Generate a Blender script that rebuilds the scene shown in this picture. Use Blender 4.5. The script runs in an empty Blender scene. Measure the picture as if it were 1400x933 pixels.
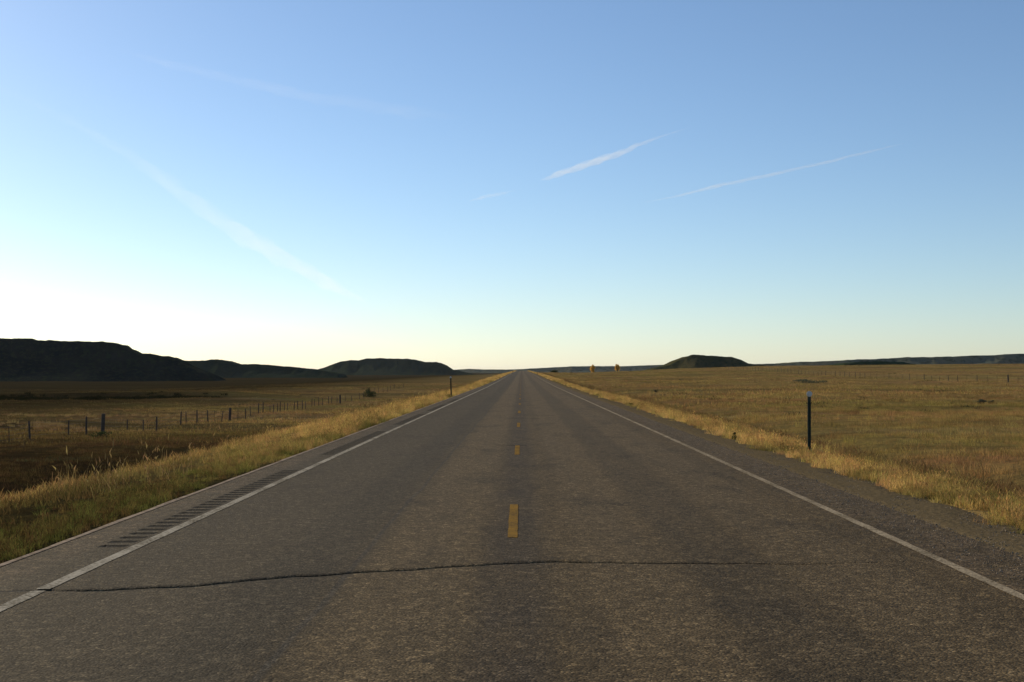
import bpy, bmesh, math, random
import numpy as np
from mathutils import Vector, Matrix

# ------------------------------------------------------------------ camera
C = bpy.context.scene.collection
scene = bpy.context.scene
R = math.radians
EYE = 1.64            # camera height over the road
FPX, VPX, HY = 1700.0, 713.0, 508.0   # survey of the photograph: focal length, vanishing point, horizon

cam_data = bpy.data.cameras.new('camera')
cam_data.sensor_width = 36.0
cam_data.lens = 43.7
cam_data.clip_start = 0.1
cam_data.clip_end = 300000
cam = bpy.data.objects.new('camera', cam_data)
cam.location = (0, 0, EYE)
cam.rotation_euler = (R(90 + 1.40), 0, R(0.44))
C.objects.link(cam)
scene.camera = cam

# ------------------------------------------------------------------ sky, sun, exposure
SUN_AZ = -44.0        # degrees from +Y towards +X (negative = left)
SUN_EL = 23.0
world = bpy.data.worlds.new('World')
scene.world = world
world.use_nodes = True
wn = world.node_tree
wn.nodes.clear()
w_out = wn.nodes.new('ShaderNodeOutputWorld')
w_bg = wn.nodes.new('ShaderNodeBackground')
w_sky = wn.nodes.new('ShaderNodeTexSky')
w_sky.sky_type = 'NISHITA'
w_sky.sun_disc = False
w_sky.sun_elevation = R(SUN_EL)
w_sky.sun_rotation = R(SUN_AZ)
w_sky.altitude = 900
w_sky.air_density = 1.0
w_sky.dust_density = 0.5
w_sky.ozone_density = 3.4
w_bg.inputs['Strength'].default_value = 0.122
wn.links.new(w_sky.outputs[0], w_bg.inputs['Color'])
wn.links.new(w_bg.outputs[0], w_out.inputs['Surface'])

sun_data = bpy.data.lights.new('sun', 'SUN')
sun_data.energy = 5.0
sun_data.angle = R(0.5)
sun_data.color = (1.0, 0.83, 0.58)
sun = bpy.data.objects.new('sun', sun_data)
sun_dir = Vector((math.sin(R(SUN_AZ)) * math.cos(R(SUN_EL)), math.cos(R(SUN_AZ)) * math.cos(R(SUN_EL)), math.sin(R(SUN_EL))))
sun.rotation_euler = sun_dir.to_track_quat('Z', 'Y').to_euler()
C.objects.link(sun)

scene.view_settings.view_transform = 'Standard'
scene.view_settings.look = 'None'
scene.view_settings.exposure = 0.0
scene.view_settings.gamma = 1.0
scene.render.engine = 'CYCLES'
scene.cycles.max_bounces = 6
scene.cycles.transparent_max_bounces = 16
scene.cycles.volume_bounces = 3
scene.cycles.use_denoising = True

rng = np.random.default_rng(11)
random.seed(11)

# ------------------------------------------------------------------ numeric helpers
def _hash(ix, iy, seed):
    h = (ix * 374761393 + iy * 668265263 + seed * 974711) & 0xffffffff
    h = ((h ^ (h >> 13)) * 1274126177) & 0xffffffff
    return ((h ^ (h >> 16)) & 0xffff) / 65535.0

def vnoise(x, y, seed=0):
    x = np.asarray(x, float); y = np.asarray(y, float)
    ix = np.floor(x).astype(np.int64); iy = np.floor(y).astype(np.int64)
    fx = x - ix; fy = y - iy
    fx = fx * fx * (3 - 2 * fx); fy = fy * fy * (3 - 2 * fy)
    a = _hash(ix, iy, seed); b = _hash(ix + 1, iy, seed)
    c = _hash(ix, iy + 1, seed); d = _hash(ix + 1, iy + 1, seed)
    return (a * (1 - fx) + b * fx) * (1 - fy) + (c * (1 - fx) + d * fx) * fy

def fbm(x, y, oct=4, seed=0):
    s = 0; amp = 0.5; tot = 0
    for k in range(oct):
        s = s + amp * vnoise(x * 2 ** k + 17.3 * k, y * 2 ** k - 9.1 * k, seed + k)
        tot += amp; amp *= 0.5
    return s / tot          # 0..1

def sstep(a, b, x):
    t = np.clip((np.asarray(x, float) - a) / (b - a), 0, 1)
    return t * t * (3 - 2 * t)

def road_z(Y):
    return np.interp(Y, [-500, 130, 200, 390, 700, 1100, 1250, 1700, 4000, 60000],
                        [0, 0, .12, .72, 1.35, 2.25, 2.3, -2.5, -5, -6])

L_EDGE, R_EDGE = -4.38, 4.42      # edges of the pavement
R_GRAVEL = 5.2                    # gravel shoulder up to here

def ground_z(X, Y):
    X = np.asarray(X, float); Y = np.asarray(Y, float)
    X, Y = np.broadcast_arrays(X, Y)
    rz = road_z(Y)
    # --- left: verge, bank, ditch, meadow, plain
    u = -X + L_EDGE
    base = np.interp(Y, [-50, 60, 86, 112, 145, 190, 234, 286, 330, 600, 1200, 3000, 30000],
                        [-2.6, -2.8, -3.06, -3.7, -4.2, -4.1, -4.4, -3.7, -3.3, -3.0, -2.6, -5.0, -6.0])
    far = sstep(55, 170, -X) * sstep(150, 420, Y)
    base = base * (1 - far) + (-6.0) * far
    bank = rz - .02 - .06 * np.clip(u, 0, 1.5)
    down = sstep(1.3, 12.0, u)
    zl = bank * (1 - down) + base * down
    zl = zl - .45 * np.exp(-((X + 18) / 2.6) ** 2)
    rough = sstep(8, 30, u)
    zl = zl + rough * ((fbm(X / 30, Y / 16, 3, 5) - .5) * 1.1 + (fbm(X / 7, Y / 4, 3, 9) - .5) * .35)
    # creek scarp facing the camera, far out in the left meadow
    yc = 262 + 9 * (fbm(X / 30, 0 * X, 2, 40) - .5) * 2 + (X + 110) * .05
    zl = zl + sstep(45, 75, -X) * (sstep(0, 4.0, Y - yc) - sstep(0, 60, Y - yc)) * 1.3
    # old channel bank nearer the fence
    yb = 118 + 10 * (fbm(X / 22, 0 * X, 2, 44) - .5) * 2 - (X + 45) * .15
    zl = zl + sstep(38, 50, -X) * (sstep(0, 3.0, Y - yb) - sstep(0, 35, Y - yb)) * .55
    # --- right: gravel, verge, shallow ditch, meadow, rising field
    v = X - R_EDGE
    a = X / np.maximum(Y, 1)
    e = np.interp(a, [0.0, .05, .087, .12, .19, .42, .8], [-1.2, -2, 0, 3, 7, 10.5, 12])
    tgt = EYE + e / FPX * np.minimum(Y, 820)
    flat = np.interp(Y, [0, 150, 260, 400], [-.75, -.7, -.55, -.5]) + np.interp(Y, [0, 390, 1100, 3000], [0, .5, 1.5, -2]) * sstep(120, 20, X)
    rise = sstep(230, 640, Y)
    mid = flat * (1 - rise) + tgt * rise
    mid = mid + (-4.5 - mid) * sstep(850, 1500, Y)
    shoulder = rz - .035 * np.clip(v, 0, 2.2) - .02
    dn = sstep(1.9, 6.0, v)
    zr = shoulder * (1 - dn) + mid * dn
    zr = zr - .25 * np.exp(-((X - 9.8) / 1.5) ** 2)
    rr = sstep(5, 22, v) * (1 - sstep(600, 900, Y) * .5)
    zr = zr + rr * ((fbm(X / 26, Y / 18, 3, 15) - .5) * .7 + (fbm(X / 6, Y / 4, 3, 19) - .5) * .25)
    z = np.where(X < 0, zl, zr)
    under = (X > L_EDGE + .02) & (X < R_EDGE - .02)
    return np.where(under, rz - .16, z)

# ------------------------------------------------------------------ object helpers
def mesh_obj(name, verts, faces, mat=None, parent=None, smooth=False, loc=None):
    me = bpy.data.meshes.new(name)
    me.from_pydata([tuple(v) for v in verts], [], [tuple(f) for f in faces])
    if smooth:
        me.polygons.foreach_set('use_smooth', [True] * len(me.polygons))
    if mat:
        me.materials.append(mat)
    me.update()
    o = bpy.data.objects.new(name, me)
    C.objects.link(o)
    if loc is not None:
        o.location = loc
    if parent:
        o.parent = parent
    return o

def grid_obj(name, X, Y, Z, mat, parent=None, smooth=True, kind=None):
    """X, Y, Z: 2-D arrays rows x cols."""
    r, c = X.shape
    v = np.stack([X, Y, Z], -1).reshape(-1, 3).astype(np.float32)
    i = np.arange(r * c).reshape(r, c)
    f = np.stack([i[:-1, :-1], i[:-1, 1:], i[1:, 1:], i[1:, :-1]], -1).reshape(-1, 4)
    me = bpy.data.meshes.new(name)
    me.vertices.add(len(v)); me.vertices.foreach_set('co', v.ravel())
    me.loops.add(len(f) * 4); me.loops.foreach_set('vertex_index', f.ravel().astype(np.int32))
    me.polygons.add(len(f)); me.polygons.foreach_set('loop_start', np.arange(0, len(f) * 4, 4, dtype=np.int32))
    me.update(calc_edges=True)
    me.polygons.foreach_set('use_smooth', [smooth] * len(f))
    me.materials.append(mat)
    me.validate()
    o = bpy.data.objects.new(name, me)
    C.objects.link(o)
    if parent: o.parent = parent
    if kind: o['kind'] = kind
    return o

def tag(o, label, cat=None, group=None, kind=None):
    o['label'] = label
    if cat: o['category'] = cat
    if group: o['group'] = group
    if kind: o['kind'] = kind
    return o

def empty(name, loc, rz=0.0):
    o = bpy.data.objects.new(name, None)
    o.empty_display_size = .2
    o.location = loc; o.rotation_euler = (0, 0, rz)
    C.objects.link(o)
    return o

def at(px, Y):
    """world X of something seen in column px of the photograph at distance Y"""
    return (px - VPX) / FPX * Y

# ------------------------------------------------------------------ material helpers
class NT:
    def __init__(self, name):
        self.m = bpy.data.materials.new(name); self.m.use_nodes = True
        self.t = self.m.node_tree; self.t.nodes.clear()
        self.out = self.n('OutputMaterial')
    def n(self, typ, **kw):
        nd = self.t.nodes.new('ShaderNode' + typ)
        for k, v in kw.items(): setattr(nd, k, v)
        return nd
    def l(self, a, b): self.t.links.new(a, b)
    def sock(self, node_in, v):
        if hasattr(v, 'is_linked') or isinstance(v, bpy.types.NodeSocket): self.l(v, node_in)
        else: node_in.default_value = v
    def math(self, op, a, b=None, c=None, clamp=False):
        nd = self.n('Math', operation=op, use_clamp=clamp)
        self.sock(nd.inputs[0], a)
        if b is not None: self.sock(nd.inputs[1], b)
        if c is not None: self.sock(nd.inputs[2], c)
        return nd.outputs[0]
    def mix(self, f, a, b, blend='MIX'):
        nd = self.n('Mix', data_type='RGBA', blend_type=blend)
        self.sock(nd.inputs['Factor'], f)
        ins = [s for s in nd.inputs if s.type == 'RGBA']
        for s, v in zip(ins, (a, b)):
            if isinstance(v, tuple): s.default_value = (*v[:3], 1)
            else: self.l(v, s)
        return [s for s in nd.outputs if s.type == 'RGBA'][0]
    def ramp(self, f, stops, interp='LINEAR'):
        nd = self.n('ValToRGB'); cr = nd.color_ramp; cr.interpolation = interp
        while len(cr.elements) < len(stops): cr.elements.new(.5)
        for e, (p, c) in zip(cr.elements, stops):
            e.position = p
            e.color = (*c, 1) if isinstance(c, tuple) else (c, c, c, 1)
        self.l(f, nd.inputs[0])
        return nd.outputs[0]
    def pos(self, scale=(1, 1, 1)):
        g = self.n('NewGeometry')
        mp = self.n('Mapping'); mp.inputs['Scale'].default_value = scale
        self.l(g.outputs['Position'], mp.inputs['Vector'])
        return mp.outputs[0]
    def noise(self, vec, scale, detail=3, rough=.55):
        nd = self.n('TexNoise'); nd.inputs['Scale'].default_value = scale
        nd.inputs['Detail'].default_value = detail; nd.inputs['Roughness'].default_value = rough
        self.l(vec, nd.inputs['Vector'])
        return nd.outputs['Fac']
    def band(self, x, lo, hi, soft):
        """1 inside lo..hi with soft edges, x a socket"""
        m = self.n('MapRange', interpolation_type='SMOOTHSTEP'); self.l(x, m.inputs[0])
        m.inputs[1].default_value = lo - soft; m.inputs[2].default_value = lo
        k = self.n('MapRange', interpolation_type='SMOOTHSTEP'); self.l(x, k.inputs[0])
        k.inputs[1].default_value = hi; k.inputs[2].default_value = hi + soft
        k.inputs[3].default_value = 1; k.inputs[4].default_value = 0
        return self.math('MULTIPLY', m.outputs[0], k.outputs[0])
    def bsdf(self, col, rough=.9, spec=.2, normal=None, **kw):
        b = self.n('BsdfPrincipled')
        if isinstance(col, tuple): b.inputs['Base Color'].default_value = (*col, 1)
        else: self.l(col, b.inputs['Base Color'])
        self.sock(b.inputs['Roughness'], rough)
        self.sock(b.inputs['Specular IOR Level'], spec)
        for k, v in kw.items(): b.inputs[k].default_value = v
        if normal is not None: self.l(normal, b.inputs['Normal'])
        return b.outputs[0]
    def bump(self, h, dist=.02, strength=1.0, normal=None):
        b = self.n('Bump'); b.inputs['Distance'].default_value = dist; b.inputs['Strength'].default_value = strength
        self.l(h, b.inputs['Height'])
        if normal is not None: self.l(normal, b.inputs['Normal'])
        return b.outputs[0]
    def done(self, shader):
        self.l(shader, self.out.inputs['Surface']); return self.m

def grassland(nt):
    """colour of the prairie as it changes from patch to patch (kinds of grass, plus vignette darkening painted on the left), world XY"""
    g = nt.n('NewGeometry'); sep = nt.n('SeparateXYZ'); nt.l(g.outputs['Position'], sep.inputs[0])
    x, y = sep.outputs[0], sep.outputs[1]
    mp = nt.n('Mapping'); mp.inputs['Scale'].default_value = (1, 1, 0); nt.l(g.outputs['Position'], mp.inputs['Vector'])
    p = mp.outputs[0]
    mp2 = nt.n('Mapping'); mp2.inputs['Scale'].default_value = (.35, 1, 0); nt.l(g.outputs['Position'], mp2.inputs['Vector'])
    ps = mp2.outputs[0]
    big = nt.noise(ps, .018, 4, .6)
    med = nt.noise(ps, .085, 4, .6)
    fin = nt.noise(p, .7, 4, .65)
    c = nt.mix(nt.ramp(big, [(.40, 0.0), (.62, 1.0)]), (.46, .29, .10), (.30, .235, .066))       # straw brown <-> olive
    c = nt.mix(nt.ramp(med, [(.47, 0.0), (.60, .85)]), c, (.36, .20, .082))                          # rusty patches
    med2 = nt.noise(ps, .12, 3, .6)
    c = nt.mix(nt.ramp(med2, [(.58, 0.0), (.70, .7)]), c, (.42, .31, .15))                           # pale dry stands
    med3 = nt.noise(ps, .06, 3, .6)
    c = nt.mix(nt.ramp(med3, [(.60, 0.0), (.72, .6)]), c, (.10, .10, .042))                            # dark low brush
    c = nt.mix(nt.ramp(fin, [(.3, .5), (.7, 0.0)]), c, (.13, .095, .04))
    mp3 = nt.n('Mapping'); mp3.inputs['Scale'].default_value = (.22, 1, 0); nt.l(g.outputs['Position'], mp3.inputs['Vector'])
    s1 = nt.noise(mp3.outputs[0], .30, 5, .65); s2 = nt.noise(mp3.outputs[0], .055, 5, .65)
    c = nt.mix(nt.ramp(s1, [(.52, 0.0), (.64, .6)]), c, (.13, .085, .036))
    c = nt.mix(nt.ramp(s2, [(.52, 0.0), (.62, .65)]), c, (.14, .105, .042))
    # low left meadow and its ditch: vignette falloff painted in as darker colour
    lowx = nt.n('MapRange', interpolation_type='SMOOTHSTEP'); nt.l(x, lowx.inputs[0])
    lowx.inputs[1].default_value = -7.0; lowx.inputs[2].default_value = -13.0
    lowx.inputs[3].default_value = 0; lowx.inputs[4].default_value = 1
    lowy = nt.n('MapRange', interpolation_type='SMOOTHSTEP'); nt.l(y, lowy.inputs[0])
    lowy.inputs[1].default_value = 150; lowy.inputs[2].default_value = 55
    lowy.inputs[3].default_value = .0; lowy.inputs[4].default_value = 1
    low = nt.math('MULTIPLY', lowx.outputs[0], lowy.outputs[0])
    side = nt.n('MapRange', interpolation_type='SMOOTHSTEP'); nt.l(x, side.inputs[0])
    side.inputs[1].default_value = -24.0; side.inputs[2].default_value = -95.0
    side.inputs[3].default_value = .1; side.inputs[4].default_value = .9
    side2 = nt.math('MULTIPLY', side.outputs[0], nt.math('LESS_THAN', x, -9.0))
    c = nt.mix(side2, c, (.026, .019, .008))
    dr = nt.math('MULTIPLY', nt.band(nt.math('ADD', x, nt.math('MULTIPLY', nt.noise(p, .2, 3), 2.0)), 8.2, 10.6, 1.0), .75)
    c = nt.mix(dr, c, (.12, .075, .034))
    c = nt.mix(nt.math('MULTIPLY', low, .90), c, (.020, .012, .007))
    # straw verge on both sides of the road
    wob = nt.math('MULTIPLY', nt.math('SUBTRACT', nt.noise(p, .5, 3), .5), 1.6)
    xw = nt.math('ADD', x, wob)
    vl = nt.band(xw, -6.9, -4.0, .9)
    vr = nt.band(xw, 4.8, 6.5, .8)
    green = nt.ramp(nt.noise(p, .33, 3), [(.45, 0.0), (.62, .8)])
    gl = nt.n('MapRange', interpolation_type='SMOOTHSTEP'); nt.l(y, gl.inputs[0])
    gl.inputs[1].default_value = 42; gl.inputs[2].default_value = 14; gl.inputs[3].default_value = 0; gl.inputs[4].default_value = .85  # near-left verge: greener grass, with vignette darkening put into its colour
    green = nt.math('MAXIMUM', green, nt.math('MULTIPLY', gl.outputs[0], nt.math('LESS_THAN', x, 0.0)))
    vc = nt.mix(green, (.50, .33, .115), (.062, .056, .018))
    gk = nt.n('MapRange', interpolation_type='SMOOTHSTEP'); nt.l(y, gk.inputs[0])
    gk.inputs[1].default_value = 27; gk.inputs[2].default_value = 13; gk.inputs[3].default_value = 0; gk.inputs[4].default_value = .85
    verge_vignette = nt.math('MULTIPLY', gk.outputs[0], nt.math('LESS_THAN', x, 0.0))
    verge_vignette = nt.math('MULTIPLY', verge_vignette, nt.ramp(nt.noise(p, 1.1, 3), [(.36, .55), (.6, 1.0)]))
    vc = nt.mix(verge_vignette, vc, (.030, .020, .009))  # dark patches on the near-left verge imitate vignette falloff
    c = nt.mix(nt.math('MAXIMUM', vl, vr), c, vc)
    return c, p

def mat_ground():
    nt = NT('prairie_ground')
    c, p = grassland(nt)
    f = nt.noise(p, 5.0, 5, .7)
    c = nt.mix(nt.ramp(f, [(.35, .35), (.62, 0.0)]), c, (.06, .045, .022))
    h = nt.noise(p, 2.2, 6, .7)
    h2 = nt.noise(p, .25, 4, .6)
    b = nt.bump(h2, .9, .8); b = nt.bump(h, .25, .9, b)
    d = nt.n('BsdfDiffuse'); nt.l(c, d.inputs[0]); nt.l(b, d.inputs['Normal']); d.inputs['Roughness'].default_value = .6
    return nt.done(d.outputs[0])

def mat_grass(name, tint, amt, transl=.45, bright=1.0):
    nt = NT(name)
    c, p = grassland(nt)
    oi = nt.n('ObjectInfo')
    c = nt.mix(amt, c, tint)
    hsv = nt.n('HueSaturation'); nt.l(c, hsv.inputs['Color'])
    nt.l(nt.math('MULTIPLY_ADD', oi.outputs['Random'], .05, .475), hsv.inputs['Hue'])
    nt.l(nt.math('MULTIPLY_ADD', nt.math('FRACT', nt.math('MULTIPLY', oi.outputs['Random'], 7.31)), .9 * bright, .62 * bright), hsv.inputs['Value'])
    col = hsv.outputs[0]
    d = nt.n('BsdfDiffuse'); nt.l(col, d.inputs[0])
    t = nt.n('BsdfTranslucent'); nt.l(col, t.inputs[0])
    m = nt.n('MixShader'); m.inputs[0].default_value = transl
    nt.l(d.outputs[0], m.inputs[1]); nt.l(t.outputs[0], m.inputs[2])
    return nt.done(m.outputs[0])

def mat_asphalt():
    nt = NT('chip_seal_asphalt')
    g = nt.n('NewGeometry'); sep = nt.n('SeparateXYZ'); nt.l(g.outputs['Position'], sep.inputs[0])
    x, y = sep.outputs[0], sep.outputs[1]
    p = nt.pos()
    plong = nt.pos((1, .05, 1))
    big = nt.noise(p, .35, 4, .6)
    lon = nt.noise(plong, 2.2, 4, .6)
    c = nt.mix(big, (.080, .058, .029), (.104, .074, .037))
    c = nt.mix(nt.ramp(lon, [(.4, 0.0), (.7, .55)]), c, (.070, .054, .032))
    # wheel paths polished slightly lighter, oil strip between
    wob = nt.math('MULTIPLY', nt.math('SUBTRACT', nt.noise(nt.pos((0, .12, 0)), 1.0, 3), .5), .25)
    xw = nt.math('ADD', x, wob)
    for a, b_ in ((-2.95, -2.3), (-1.15, -.55), (.65, 1.2), (2.3, 2.95)):
        c = nt.mix(nt.math('MULTIPLY', nt.band(xw, a, b_, .25), .35), c, (.130, .096, .052))
    for a, b_ in ((-2.0, -1.6), (1.5, 2.0)):
        c = nt.mix(nt.math('MULTIPLY', nt.band(xw, a, b_, .25), .30), c, (.056, .045, .029))
    # bitumen bleed down the centre joint, strongest near the camera
    cn = nt.ramp(nt.noise(nt.pos((1, .35, 1)), 1.6, 4, .65), [(.3, .35), (.6, 1.0)])
    c = nt.mix(nt.math('MULTIPLY', nt.math('MULTIPLY', nt.band(xw, -.16, .02, .30), cn), .62), c, (.040, .033, .026))
    # outer half of the left lane painted darker to stand in for vignetting
    ll = nt.n('MapRange', interpolation_type='SMOOTHSTEP'); nt.l(xw, ll.inputs[0])
    ll.inputs[1].default_value = -1.15; ll.inputs[2].default_value = -1.70; ll.inputs[3].default_value = 0; ll.inputs[4].default_value = .62
    c = nt.mix(ll.outputs[0], c, (.044, .038, .026))
    # oil drips and old patches
    oil = nt.ramp(nt.noise(nt.pos((1, .4, 1)), .9, 5, .7), [(.52, 0.0), (.68, .65)])
    c = nt.mix(oil, c, (.038, .030, .019))
    spot = nt.ramp(nt.noise(p, 4.3, 2, .5), [(.70, 0.0), (.74, .55)])
    c = nt.mix(spot, c, (.030, .024, .017))
    # thin seam left of the centre
    c = nt.mix(nt.math('MULTIPLY', nt.band(xw, -1.42, -1.40, .03), .5), c, (.04, .038, .034))
    # loose dirt on the outer shoulders
    dirt = nt.math('MAXIMUM', nt.band(xw, 3.75, 6.0, .3), nt.band(xw, -6.0, -4.05, .15))
    dn = nt.ramp(nt.noise(p, 2.5, 4, .65), [(.35, 0.0), (.65, .8)])
    c = nt.mix(nt.math('MULTIPLY', dirt, dn), c, (.105, .076, .045))
    # the stone chips themselves
    v = nt.n('TexVoronoi'); v.inputs['Scale'].default_value = 62; nt.l(p, v.inputs['Vector'])
    vs = nt.n('SeparateColor'); nt.l(v.outputs['Color'], vs.inputs[0])
    chip = nt.ramp(vs.outputs[0], [(.0, .5), (.5, .85), (.85, 1.15), (1.0, 2.1)])
    c = nt.mix(1.0, c, chip, 'MULTIPLY')
    v2 = nt.n('TexVoronoi'); v2.inputs['Scale'].default_value = 17; nt.l(p, v2.inputs['Vector'])
    vs2 = nt.n('SeparateColor'); nt.l(v2.outputs['Color'], vs2.inputs[0])
    c = nt.mix(1.0, c, nt.ramp(vs2.outputs[1], [(0, .72), (.8, 1.05), (1, 1.45)]), 'MULTIPLY')
    h = nt.math('SUBTRACT', 1.0, v.outputs['Distance'])
    b = nt.bump(nt.noise(p, 6, 4, .6), .02, .5)
    b = nt.bump(h, .006, .9, b)
    # grooves of the left rumble strip, coloured darker with depth
    gx = nt.band(x, -3.97, -3.69, .01)
    gz = nt.n('MapRange'); nt.l(sep.outputs[2], gz.inputs[0]); gz.inputs[1].default_value = -.0005; gz.inputs[2].default_value = -.0035
    c = nt.mix(nt.math('MULTIPLY', nt.math('MULTIPLY', gx, gz.outputs[0]), .85), c, (.009, .009, .009))
    return nt.done(nt.bsdf(c, .9, .06, b))

def mat_paint(name, paint, wear_lo, wear_hi):
    nt = NT(name)
    p = nt.pos()
    n = nt.noise(p, 26, 4, .7); n2 = nt.noise(p, 1.3, 3, .6)
    s = nt.math('MULTIPLY_ADD', n2, .55, n)
    w = nt.ramp(s, [(wear_lo, 0.0), (wear_hi, 1.0)])
    c = nt.mix(w, paint, (.075, .062, .040))
    v = nt.n('TexVoronoi'); v.inputs['Scale'].default_value = 62; nt.l(p, v.inputs['Vector'])
    b = nt.bump(nt.math('SUBTRACT', 1.0, v.outputs['Distance']), .004, .7)
    return nt.done(nt.bsdf(c, .95, .0, b))

def mat_simple(name, c1, c2, scale, rough=.8, spec=.2, bump=.01, stretch=(1, 1, 1), **kw):
    nt = NT(name)
    p = nt.pos(stretch)
    n = nt.noise(p, scale, 4, .6)
    c = nt.mix(nt.ramp(n, [(.35, 0.0), (.65, 1.0)]), c1, c2)
    b = nt.bump(n, bump, .8)
    return nt.done(nt.bsdf(c, rough, spec, b, **kw))

def mat_hill(name, low, high, rock, s=1.0):
    nt = NT(name)
    p = nt.pos()
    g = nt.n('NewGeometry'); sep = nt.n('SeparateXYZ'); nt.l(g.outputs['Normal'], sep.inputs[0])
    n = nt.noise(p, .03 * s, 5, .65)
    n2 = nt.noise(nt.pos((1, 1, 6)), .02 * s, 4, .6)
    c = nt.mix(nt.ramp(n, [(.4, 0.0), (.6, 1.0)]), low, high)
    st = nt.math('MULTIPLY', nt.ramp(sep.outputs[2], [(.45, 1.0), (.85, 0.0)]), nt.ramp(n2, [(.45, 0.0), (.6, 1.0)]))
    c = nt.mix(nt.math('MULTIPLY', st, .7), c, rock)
    n3 = nt.noise(p, .25 * s, 4, .7)
    c = nt.mix(nt.ramp(n3, [(.5, 0.0), (.6, .7)]), c, (.025, .035, .018))
    b = nt.bump(n3, 2.0, .8)
    return nt.done(nt.bsdf(c, 1.0, 0.0, b))

M = {}
M['ground'] = mat_ground()
M['asphalt'] = mat_asphalt()
M['white_l'] = mat_paint('worn_white_paint', (.38, .35, .28), .68, .96)
M['white_r'] = mat_paint('faded_white_paint', (.36, .30, .21), .62, .98)
M['yellow'] = mat_paint('worn_yellow_paint', (.30, .175, .04), .54, 1.0)
M['crack'] = mat_simple('crack_tar', (.010, .010, .010), (.022, .020, .018), 30, .9, .0, .004)
M['gravel'] = mat_simple('gravel_and_dirt', (.095, .074, .042), (.15, .115, .064), 14, .95, .0, .03)
M['sand'] = mat_simple('pale_sand', (.30, .25, .20), (.16, .13, .10), 9, .95, .0, .01)
M['stone'] = mat_simple('loose_stone', (.09, .07, .05), (.30, .24, .17), 12, .9, .2, .002)
M['green_steel'] = mat_simple('dark_green_steel', (.012, .028, .016), (.028, .034, .020), 12, .55, .4, .001, Metallic=.2)
M['reflector'] = mat_simple('white_reflector', (.50, .49, .44), (.38, .37, .33), 20, .35, .5, .001)
M['wood'] = mat_simple('weathered_wood', (.045, .036, .028), (.10, .08, .06), 8, .9, .1, .01, (6, 6, 1))
M['rusty'] = mat_simple('rusty_steel_post', (.03, .022, .018), (.055, .035, .025), 15, .8, .3, .002)
M['wire'] = mat_simple('dull_wire', (.08, .07, .06), (.12, .11, .10), 15, .6, .4, .001, Metallic=.6)
M['bark'] = mat_simple('grey_bark', (.07, .055, .04), (.14, .11, .08), 4, .95, .1, .03)
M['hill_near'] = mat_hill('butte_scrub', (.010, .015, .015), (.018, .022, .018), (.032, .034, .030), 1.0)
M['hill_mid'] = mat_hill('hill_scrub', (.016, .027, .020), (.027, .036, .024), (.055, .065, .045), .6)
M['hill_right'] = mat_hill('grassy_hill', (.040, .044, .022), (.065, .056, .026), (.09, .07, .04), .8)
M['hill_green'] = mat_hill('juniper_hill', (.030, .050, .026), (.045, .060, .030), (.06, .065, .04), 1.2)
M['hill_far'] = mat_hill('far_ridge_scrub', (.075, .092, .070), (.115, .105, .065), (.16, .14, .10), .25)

def mat_leaf(name, c1, c2):
    nt = NT(name)
    n = nt.noise(nt.pos(), 1.1, 3)
    c = nt.mix(nt.ramp(n, [(.35, 0.0), (.65, 1.0)]), c1, c2)
    d = nt.n('BsdfDiffuse'); nt.l(c, d.inputs[0]); t = nt.n('BsdfTranslucent'); nt.l(c, t.inputs[0])
    m = nt.n('MixShader'); m.inputs[0].default_value = .4
    nt.l(d.outputs[0], m.inputs[1]); nt.l(t.outputs[0], m.inputs[2])
    return nt.done(m.outputs[0])
M['leaf_yellow'] = mat_leaf('autumn_leaves', (.78, .46, .08), (.58, .38, .07))
M['leaf_dark'] = mat_leaf('dark_scrub_leaves', (.030, .042, .018), (.055, .06, .025))
M['leaf_grey'] = mat_leaf('sage_leaves', (.065, .075, .045), (.10, .10, .065))

# ------------------------------------------------------------------ the ground sheet
def axis(parts):
    out = []
    for a, b, n in parts:
        out.append(np.linspace(a, b, n, endpoint=False))
    out.append(np.array([parts[-1][1]]))
    return np.concatenate(out)

def geo(a, b, n):
    return a * (b / a) ** (np.arange(n) / n)

gx = np.concatenate([-geo(600, 40000, 22)[::-1] - 0, [-600 + 1e-3]])
gx = np.unique(np.round(np.concatenate([
    -geo(600, 40000, 24), -geo(60, 600, 70), -np.linspace(20, 60, 44), -np.linspace(4.38, 20, 44), [L_EDGE + .1, L_EDGE + .03],
    [0], [R_EDGE - .1, R_EDGE - .03, R_EDGE], np.linspace(R_EDGE, 20, 44), np.linspace(20, 60, 40), geo(60, 600, 70), geo(600, 40000, 24), [-40000, 40000]]), 4))
gy = np.unique(np.round(np.concatenate([[-400, -200, -100, -60], np.linspace(-40, 5, 12), np.linspace(5, 140, 150), np.linspace(140, 420, 150),
                                        geo(420, 2000, 90), geo(2000, 40000, 40), [40000]]), 3))
GX, GY = np.meshgrid(gx, gy)
GZ = ground_z(GX, GY)
GZ = np.where(GY > 3000, GZ * 1.0, GZ)
ground = grid_obj('ground', GX, GY, GZ, M['ground'], kind='structure')
tag(ground, 'brown and olive prairie grassland either side of the road', kind='structure')

# ------------------------------------------------------------------ the road: pavement with rumble grooves and a sunken crack
RUM_L = (-3.97, -3.69); RUM_R = (3.75, 4.02)
RUM_SECT = [(11.6, 20.8), (24.5, 34.4), (38.2, 48.0), (51.8, 61.6), (65.4, 75.2)]

def crack_y(X):
    X = np.asarray(X, float)
    base = np.interp(X, [-3.6, -3.27, -2.5, -1.67, -.9, -.08, .8, 1.93, 3.0, 4.4], [9.28, 9.34, 9.55, 10.05, 10.38, 10.72, 10.78, 10.66, 10.72, 10.75])
    return base + (fbm(X * 3.1, X * 0, 3, 77) - .5) * .16

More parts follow.
